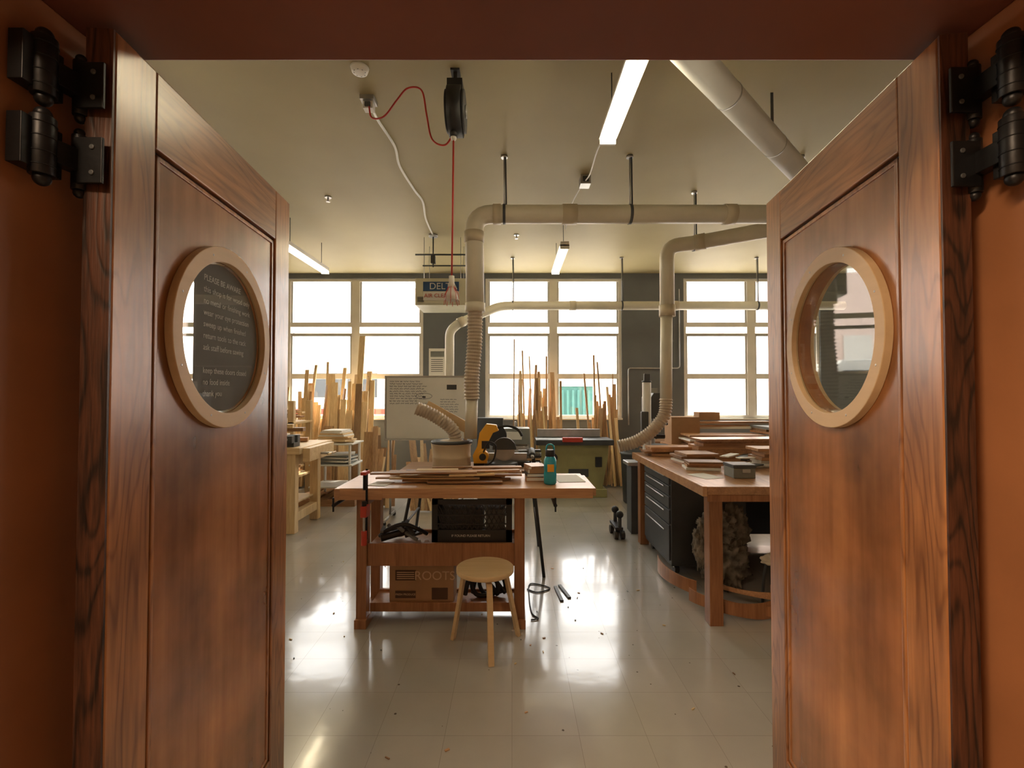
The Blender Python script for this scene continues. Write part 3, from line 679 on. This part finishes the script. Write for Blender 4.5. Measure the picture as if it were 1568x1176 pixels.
lumber('lumber_stack',-3.95,-2.35,7.75,8.05,60,1.0,2.0,['pine','pine','brownz'],.03,.15,.14,((-2.60,2.55,.10,.02),(-3.4,2.05,.05,.1),(-3.2,2.1,.04,-.1),(-2.9,2.0,.06,.05)))
lumber('lumber_stack',-2.95,-2.35,7.35,7.5,16,1.0,1.8,['pine','brownz','pine'],.08,.22,.05)
lumber('lumber_stack',-2.0,-1.62,6.2,6.5,14,.7,1.15,['brownz','brownz','pine'],.04,.14,.08)
lumber('lumber_stack',-6.2,-4.6,7.6,8.0,30,1.0,1.9,['pine','brownz'],.04,.16,.12)
b=B('lumber_rack')
for x in (-4.2,-3.1):
    for y in (6.5,7.05): b.box((x-.04,y,0),(x+.04,y+.07,1.45),'pine')
for z in (.35,.75,1.12):
    b.box((-4.25,6.5,z),(-3.05,7.12,z+.03),'pinex')
    for i in range(12): b.cb((random.uniform(-3.8,-3.5),random.uniform(6.62,7.0),z+.045+.027*(i%6)),(random.uniform(.7,1.05),random.uniform(.06,.14),.024),random.choice(['pinex','brownx','pinex']),(0,0,random.uniform(-.05,.05)))
b.done(.003)
b=B('pallet')
for y in (6.4,6.75,7.1): b.box((-3.0,y,0),(-2.16,y+.08,.09),'brownx')
for i in range(5): b.box((-3.0+i*.175,6.4,.09),(-2.88+i*.175,7.18,.11),'browny')
b.done(.003)
b=B('white_cart'); 
for x in (-2.75,-2.25):
    for y in (6.45,6.85): b.cyl((x,y,.112),(x,y,.85),.018,'white')
for z in (.25,.55,.84): b.box((-2.8,6.4,z),(-2.2,6.9,z+.02),'white')
for i in range(8): b.cb((-2.5,6.62,.875+i*.022),(.5-.03*i,.3,.02),random.choice(['paper','pinex','white']),(0,0,random.uniform(-.3,.3)))
for i in range(6): b.cb((-2.5,6.62,.585+i*.022),(.5,.3,.02),random.choice(['paper','greybox','pinex']),(0,0,random.uniform(-.3,.3)))
b.done(.003)
b=B('leaning_offcuts')
for i in range(14):
    x=-1.3+i*.045; b.beam((x,6.1,.02),(x+random.uniform(-.25,.05),6.4,random.uniform(.6,.95)),random.uniform(.04,.1),.02,random.choice(['pine','brownz']))
b.done(.001)

b=B('workbench')
zl=.95
b.box((-4.3,5.12,zl-.07),(-2.34,6.05,zl),'pinex')
for x in (-4.1,-3.2,-2.45):
    for y in (5.15,5.75): b.box((x-.05,y,0),(x+.05,y+.09,zl-.07),'pine')
    b.box((x-.045,5.24,.12),(x+.045,5.75,.22),'pine'); b.box((x-.045,5.24,zl-.2),(x+.045,5.75,zl-.08),'pine')
b.box((-4.1,5.17,.5),(-2.45,5.2,.62),'pinex'); b.box((-4.1,5.17,.22),(-2.45,5.2,.3),'pinex'); b.box((-4.1,5.2,.3),(-2.45,5.78,.32),'pinex')
b.box((-2.34,5.2,zl-.16),(-2.26,5.9,zl-.01),'pinex'); b.cyl((-2.26,5.5,zl-.1),(-2.12,5.5,zl-.1),.014,'steel'); b.cyl((-2.13,5.38,zl-.1),(-2.13,5.62,zl-.1),.01,'pine')
b.done(.004)
b=B('wood_blocks')
for i in range(40):
    b.cb((random.uniform(-3.9,-2.7),random.uniform(5.5,5.9),zl+.03+.045*(i%6)),(random.uniform(.08,.4),random.uniform(.05,.15),.045),random.choice(['pinex','pinex','brownx','paper']),(0,0,random.uniform(-.5,.5)))
b.done(.002)
b=B('bench_vise'); b.box((-2.56,5.2,zl+.001),(-2.44,5.35,zl+.05),'dark'); b.box((-2.56,5.15,zl+.05),(-2.44,5.22,zl+.13),'dark'); b.box((-2.56,5.29,zl+.05),(-2.44,5.35,zl+.13),'dark'); b.cyl((-2.5,5.03,zl+.09),(-2.5,5.29,zl+.09),.014,'steel'); b.cyl((-2.56,5.04,zl+.09),(-2.44,5.04,zl+.09),.006,'steel'); b.done(.003)

# ---------------------------------------------------------------- machines
b=B('jointer')
b.box((.45,6.95,0),(1.42,7.45,.12),'olive'); b.prism([(.52,.12),(1.36,.12),(1.44,.55),(1.46,.78),(.40,.78),(.44,.5)],'y',7.0,7.4,'olive')
b.box((.36,6.92,.78),(1.52,7.42,.86),'dark'); b.box((.40,7.38,.86),(1.4,7.41,.99),'steel'); b.box((.75,6.88,.83),(1.05,6.94,.90),'redp'); b.cyl((.62,6.98,.6),(.62,6.9,.6),.06,'black'); b.box((1.25,6.97,.45),(1.35,7.0,.6),'black')
b.box((.85,6.985,.3),(1.15,7.0,.42),'dark'); b.done(.01)
b=B('thickness_planer')
b.box((-.2,7.05,.55),(.3,7.5,.62),'dark'); 
for x in (-.18,.22):
    for y in (7.07,7.43): b.box((x,y,0),(x+.05,y+.05,.55),'dark')
b.box((-.15,7.08,.62),(.25,7.4,.75),'steel'); b.box((-.17,7.07,.78),(.27,7.45,1.02),'greybox'); 
for x in (-.15,.25):
    for y in (7.1,7.4): b.cyl((x,y,.7),(x,y,.8),.02,'steel')
b.cyl((.05,7.2,1.02),(.05,7.2,1.12),.015,'steel'); b.box((-.17,6.85,.68),(.27,7.08,.70),'steel'); b.box((-.13,7.06,.85),(.15,7.07,.97),'white'); b.done(.01)
b=B('band_saw')
b.box((-.46,6.2,0),(-.09,6.6,.62),'dark'); b.box((-.50,6.15,.62),(.0,6.63,.66),'steel')
b.box((-.48,6.35,.66),(-.40,6.5,1.15),'dark'); b.box((-.48,6.33,1.0),(-.12,6.51,1.22),'dark'); b.cyl((-.22,6.31,.98),(-.22,6.35,.98),.15,'black'); b.done(.01)
b=B('trash_can'); b.lathe((1.78,6.65,0),[(.17,0),(.19,.02),(.22,.68),(.235,.69),(.235,.72),(.215,.72),(.2,.3)],'dark'); b.done()
b=B('drill_press'); x,y=1.76,5.75
b.box((x-.16,y-.22,0),(x+.16,y+.2,.05),'dark'); b.cyl((x,y+.1,.05),(x,y+.1,1.5),.04,'steel'); b.cyl((x,y-.06,.9),(x,y-.06,.93),.15,'dark'); b.box((x-.03,y-.06,.88),(x+.03,y+.1,.92),'dark')
b.prism([(x-.09,1.25),(x+.09,1.25),(x+.09,1.5),(x+.05,1.56),(x-.05,1.56),(x-.09,1.5)],'y',y-.16,y+.24,'dark'); b.cyl((x,y-.08,1.10),(x,y-.08,1.25),.03,'steel'); b.cyl((x,y-.08,1.0),(x,y-.08,1.10),.015,'black')
for k in range(3):
    a=k*2.09+.4; b.cyl((x+.1,y-.05,1.33),(x+.13+.0,y-.05+.15*math.cos(a),1.33+.15*math.sin(a)),.007,'steel',seg=8); b.sph((x+.13,y-.05+.15*math.cos(a),1.33+.15*math.sin(a)),.018,'black')
b.done(.006)
b=B('belt_sander'); x=1.42; y=5.16
b.box((x-.1,y-.0,0),(x+.16,y+.2,.75),'dark'); b.box((x-.14,y-.02,.75),(x+.18,y+.22,.79),'steel'); b.cyl((x+.11,y+.11,.79),(x+.11,y+.11,1.68),.048,'white'); b.cyl((x+.11,y+.11,1.68),(x+.11,y+.11,1.70),.053,'dark'); b.box((x+.10,y+.165,.79),(x+.17,y+.2,1.78),'dark')
b.box((x-.02,y+.05,1.05),(x+.30,y+.10,1.09),'black'); b.box((x+.02,y+.0,1.12),(x+.10,y+.05,1.35),'dark')
b.done(.006)

# ---------------------------------------------------------------- right workbench
e=empty('workbench',(2.1,4.0,0))
def pe(o):
    bpy.context.view_layer.update(); o.parent=e; o.matrix_parent_inverse=e.matrix_world.inverted(); return o
b=B('bench_frame')
b.box((1.30,3.10,.875),(3.0,4.92,.93),'browny'); b.box((1.30,3.10,.83),(3.0,3.14,.875),'benchleg'); b.box((1.27,3.10,.865),(1.30,4.92,.932),'bench')
for x in (1.32,2.88):
    b.box((x,3.12,0),(x+.09,3.21,.875),'benchleg'); b.box((x,4.8,0),(x+.09,4.89,.875),'benchleg')
b.box((1.41,4.82,.1),(2.88,4.85,.87),'dark'); b.box((2.9,3.21,.1),(2.92,4.8,.87),'dark')
pe(b.done(.004))
b=B('tool_drawers')
b.box((1.36,3.98,.08),(2.0,4.75,.86),'dark')
z=.12
for h in (.3,.12,.1,.08,.08): b.box((1.345,4.0,z),(1.36,4.73,z+h),'dark'); b.cyl((1.335,4.1,z+h*.8),(1.335,4.63,z+h*.8),.006,'steel',seg=8); z+=h+.012
for yy in (4.05,4.68):
    for xx in (1.42,1.94): b.cyl((xx-.02,yy,.04),(xx+.02,yy,.04),.04,'black'); b.box((xx-.025,yy-.02,.05),(xx+.025,yy+.02,.08),'steel')
pe(b.done(.004))
random.seed(5)
b=B('board_pile')
def pile(b,cx,cy,z,n,L,W,mats,rz=0,t=.022):
    for i in range(n):
        tt=t*random.uniform(.6,1.2); sz=(L*random.uniform(.85,1.05),W*random.uniform(.8,1.05),tt)
        b.cb((cx+random.uniform(-.02,.02),cy+random.uniform(-.02,.02),z+tt/2),sz,random.choice(mats),(0,0,rz+random.uniform(-.06,.06))); z+=tt
pile(b,1.62,4.15,.931,5,.34,.26,['brownx','paper','browny'],.1,.02)
pile(b,1.57,3.82,.931,4,.28,.2,['paper','brownx','paper'],-.15,.018)
pile(b,2.25,4.55,.931,7,.9,.25,['brownx','browny'],0.05,.03)
pile(b,1.6,4.68,.931,4,.5,.18,['browny','brownx'],0,.028)
pile(b,2.45,3.98,.931,7,.75,.22,['brownx','paper','browny'],.0,.024)
for i in range(26):
    b.cb((random.uniform(1.9,2.8),random.uniform(3.25,4.3),.932+.003*i+.005),(random.uniform(.1,.4),random.uniform(.03,.1),.010),random.choice(['brownx','pinex','dark','paper','brownx']),(0,0,random.uniform(-1,1)))
b.done(.002)
b=B('tool_case'); b.box((1.62,3.40,.931),(1.78,3.56,1.005),'greybox'); b.box((1.615,3.395,1.005),(1.785,3.565,1.03),'dark'); b.box((1.68,3.39,.97),(1.74,3.40,1.0),'steel'); b.done(.004)
b=B('paper_sheet'); b.cb((1.45,3.5,.932),(.16,.22,.001),'paper',(0,0,.3)); b.done()
b=B('driftwood'); b.lump((1.70,3.74,.20),(.16,.15,.22),'bark',1,1.4); b.lump((1.62,3.68,.50),(.13,.12,.12),'bark',2,1.5); b.lump((1.80,3.82,.44),(.13,.09,.18),'bark',5,1.5); b.lump((1.50,3.70,.35),(.06,.08,.16),'bark',8,1.5)
b.done()
b=B('root_burl'); b.lump((2.45,3.75,.20),(.24,.22,.22),'bark',3,1.4); b.lump((2.40,3.78,.46),(.16,.14,.16),'bark',4,1.4); b.done()
b=B('bone_form'); b.lump((1.88,3.36,.36),(.09,.05,.05),'antler',6,.4); b.tube(smooth_path([(1.93,3.36,.37),(1.98,3.36,.42),(2.0,3.36,.50),(2.03,3.36,.53)]),.022,'antler',seg=10)
b.tube(smooth_path([(1.84,3.38,.33),(1.83,3.40,.2),(1.83,3.42,.02)]),.010,'dark',seg=8); b.done()
b=B('bent_wood_strips')
def hoop(cx,cy,rx,ry,z0,h,a0,a1,m,t=.006):
    n=40
    i0=b.mi(m); prev=None
    for k in range(n+1):
        a=a0+(a1-a0)*k/n; c,s=math.cos(a),math.sin(a); zz=z0+.02*math.sin(a*2)
        vs=[b.bm.verts.new(v) for v in ((cx+rx*c,cy+ry*s,zz),(cx+(rx-t)*c,cy+(ry-t)*s,zz),(cx+(rx-t)*c,cy+(ry-t)*s,z0+h),(cx+rx*c,cy+ry*s,z0+h))]
        if prev:
            for j in range(4):
                f=b.bm.faces.new((prev[j],vs[j],vs[(j+1)%4],prev[(j+1)%4])); f.material_index=i0; f.smooth=False
        prev=vs
hoop(1.62,3.50,.32,.32,.022,.10,3.3,6.3,'benchleg'); hoop(1.80,3.5,.34,.28,.13,.05,3.3,6.0,'browny'); hoop(1.80,3.46,.36,.26,.022,.07,3.4,6.2,'benchleg'); hoop(1.45,3.9,.2,.4,.022,.12,2.6,4.4,'benchleg')
b.done()
b=B('material_bench'); b.box((2.2,6.0,.78),(4.6,6.9,.84),'brownx')
for x in (2.25,3.4,4.45):
    for y in (6.05,6.78): b.box((x,y,0),(x+.08,y+.08,.78),'brownz')
b.box((2.2,6.05,.3),(4.6,6.85,.32),'brownx')
pile(b,2.9,6.4,.84,6,1.1,.5,['brownx','paper','brownx'],0,.035); pile(b,3.9,6.4,.84,9,1.0,.5,['brownx','greybox','paper'],0,.03); pile(b,3.1,6.7,1.05,4,1.3,.2,['pinex','brownx','paper'],0.03,.03)
b.box((2.25,6.55,.84),(2.65,6.85,1.22),'card'); b.box((2.7,6.7,1.17),(3.0,6.9,1.28),'card'); b.done(.002)
b=B('lumber_stack')
pile(b,2.8,7.6,.001,22,1.3,.5,['brownx','brownx','dark'],0,.04); b.done(.002)
b=B('blue_pipe'); b.tube(round_path([(3.62,5.85,.0),(3.62,5.85,1.2),(3.9,5.85,1.32)],.1),.03,'blue'); b.done()

b=B('caster_dolly'); b.box((1.10,4.95,.10),(1.18,5.25,.13),'black')
for y in (4.98,5.2):
    for x in (1.11,1.18): b.cyl((x-.02,y,.045),(x+.02,y,.045),.045,'black')
    b.cyl((1.15,y,.1),(1.15,y,.25),.02,'dark'); b.sph((1.15,y,.26),.04,'black')
b.done(.002)
b=B('metal_bars'); b.cb((.36,3.62,.006),(.025,.26,.01),'black_iron',(0,0,.1)); b.cb((.41,3.66,.006),(.025,.24,.01),'black_iron',(0,0,.22)); b.done(.001)
b=B('floor_cable'); b.tube(smooth_path([(.12,3.7,.006),(.2,3.64,.006),(.3,3.72,.006),(.15,3.8,.006),(.13,3.55,.006),(.14,3.3,.006),(.18,3.22,.006),(.13,3.2,.006)]),.005,'black',seg=8); b.done()
b=B('wood_scraps')
for i in range(45):
    x=random.gauss(-.3,.9); y=random.uniform(2.0,5.0)
    b.cb((x,y,.003),(random.uniform(.006,.025),random.uniform(.004,.010),.004),random.choice(['sawdust','dark','brownx']),(0,0,random.uniform(0,3)))
b.done()

# ---------------------------------------------------------------- lights, world
w=bpy.data.worlds.new('World'); scene.world=w; w.use_nodes=True
bg=w.node_tree.nodes['Background']; bg.inputs['Color'].default_value=(1,.965,.93,1); bg.inputs['Strength'].default_value=7.5
sd=bpy.data.lights.new('sun','SUN'); sd.energy=20; sd.angle=math.radians(4); sd.color=(1,.9,.74)
so=bpy.data.objects.new('sun',sd); bpy.context.collection.objects.link(so)
v=Vector((-.35,-.55,-1.05)); so.rotation_euler=v.to_track_quat('-Z','Y').to_euler()
ld=bpy.data.lights.new('corridor_lamp','AREA'); ld.shape='RECTANGLE'; ld.size=1.0; ld.size_y=.3; ld.energy=72; ld.color=(1,.72,.46)
lo=bpy.data.objects.new('corridor_lamp',ld); bpy.context.collection.objects.link(lo); lo.location=(-1.1,-.5,2.75)

cd=bpy.data.cameras.new('camera'); cam=bpy.data.objects.new('camera',cd); bpy.context.collection.objects.link(cam)
cd.sensor_fit='HORIZONTAL'; cd.sensor_width=36; cd.lens=36*710/1568; cd.clip_start=.02
cam.location=(0,0,1.55); cam.rotation_euler=(math.radians(90+1.2),0,0)
scene.camera=cam
scene.view_settings.view_transform='Standard'
scene.view_settings.look='None'
scene.view_settings.exposure=0.3
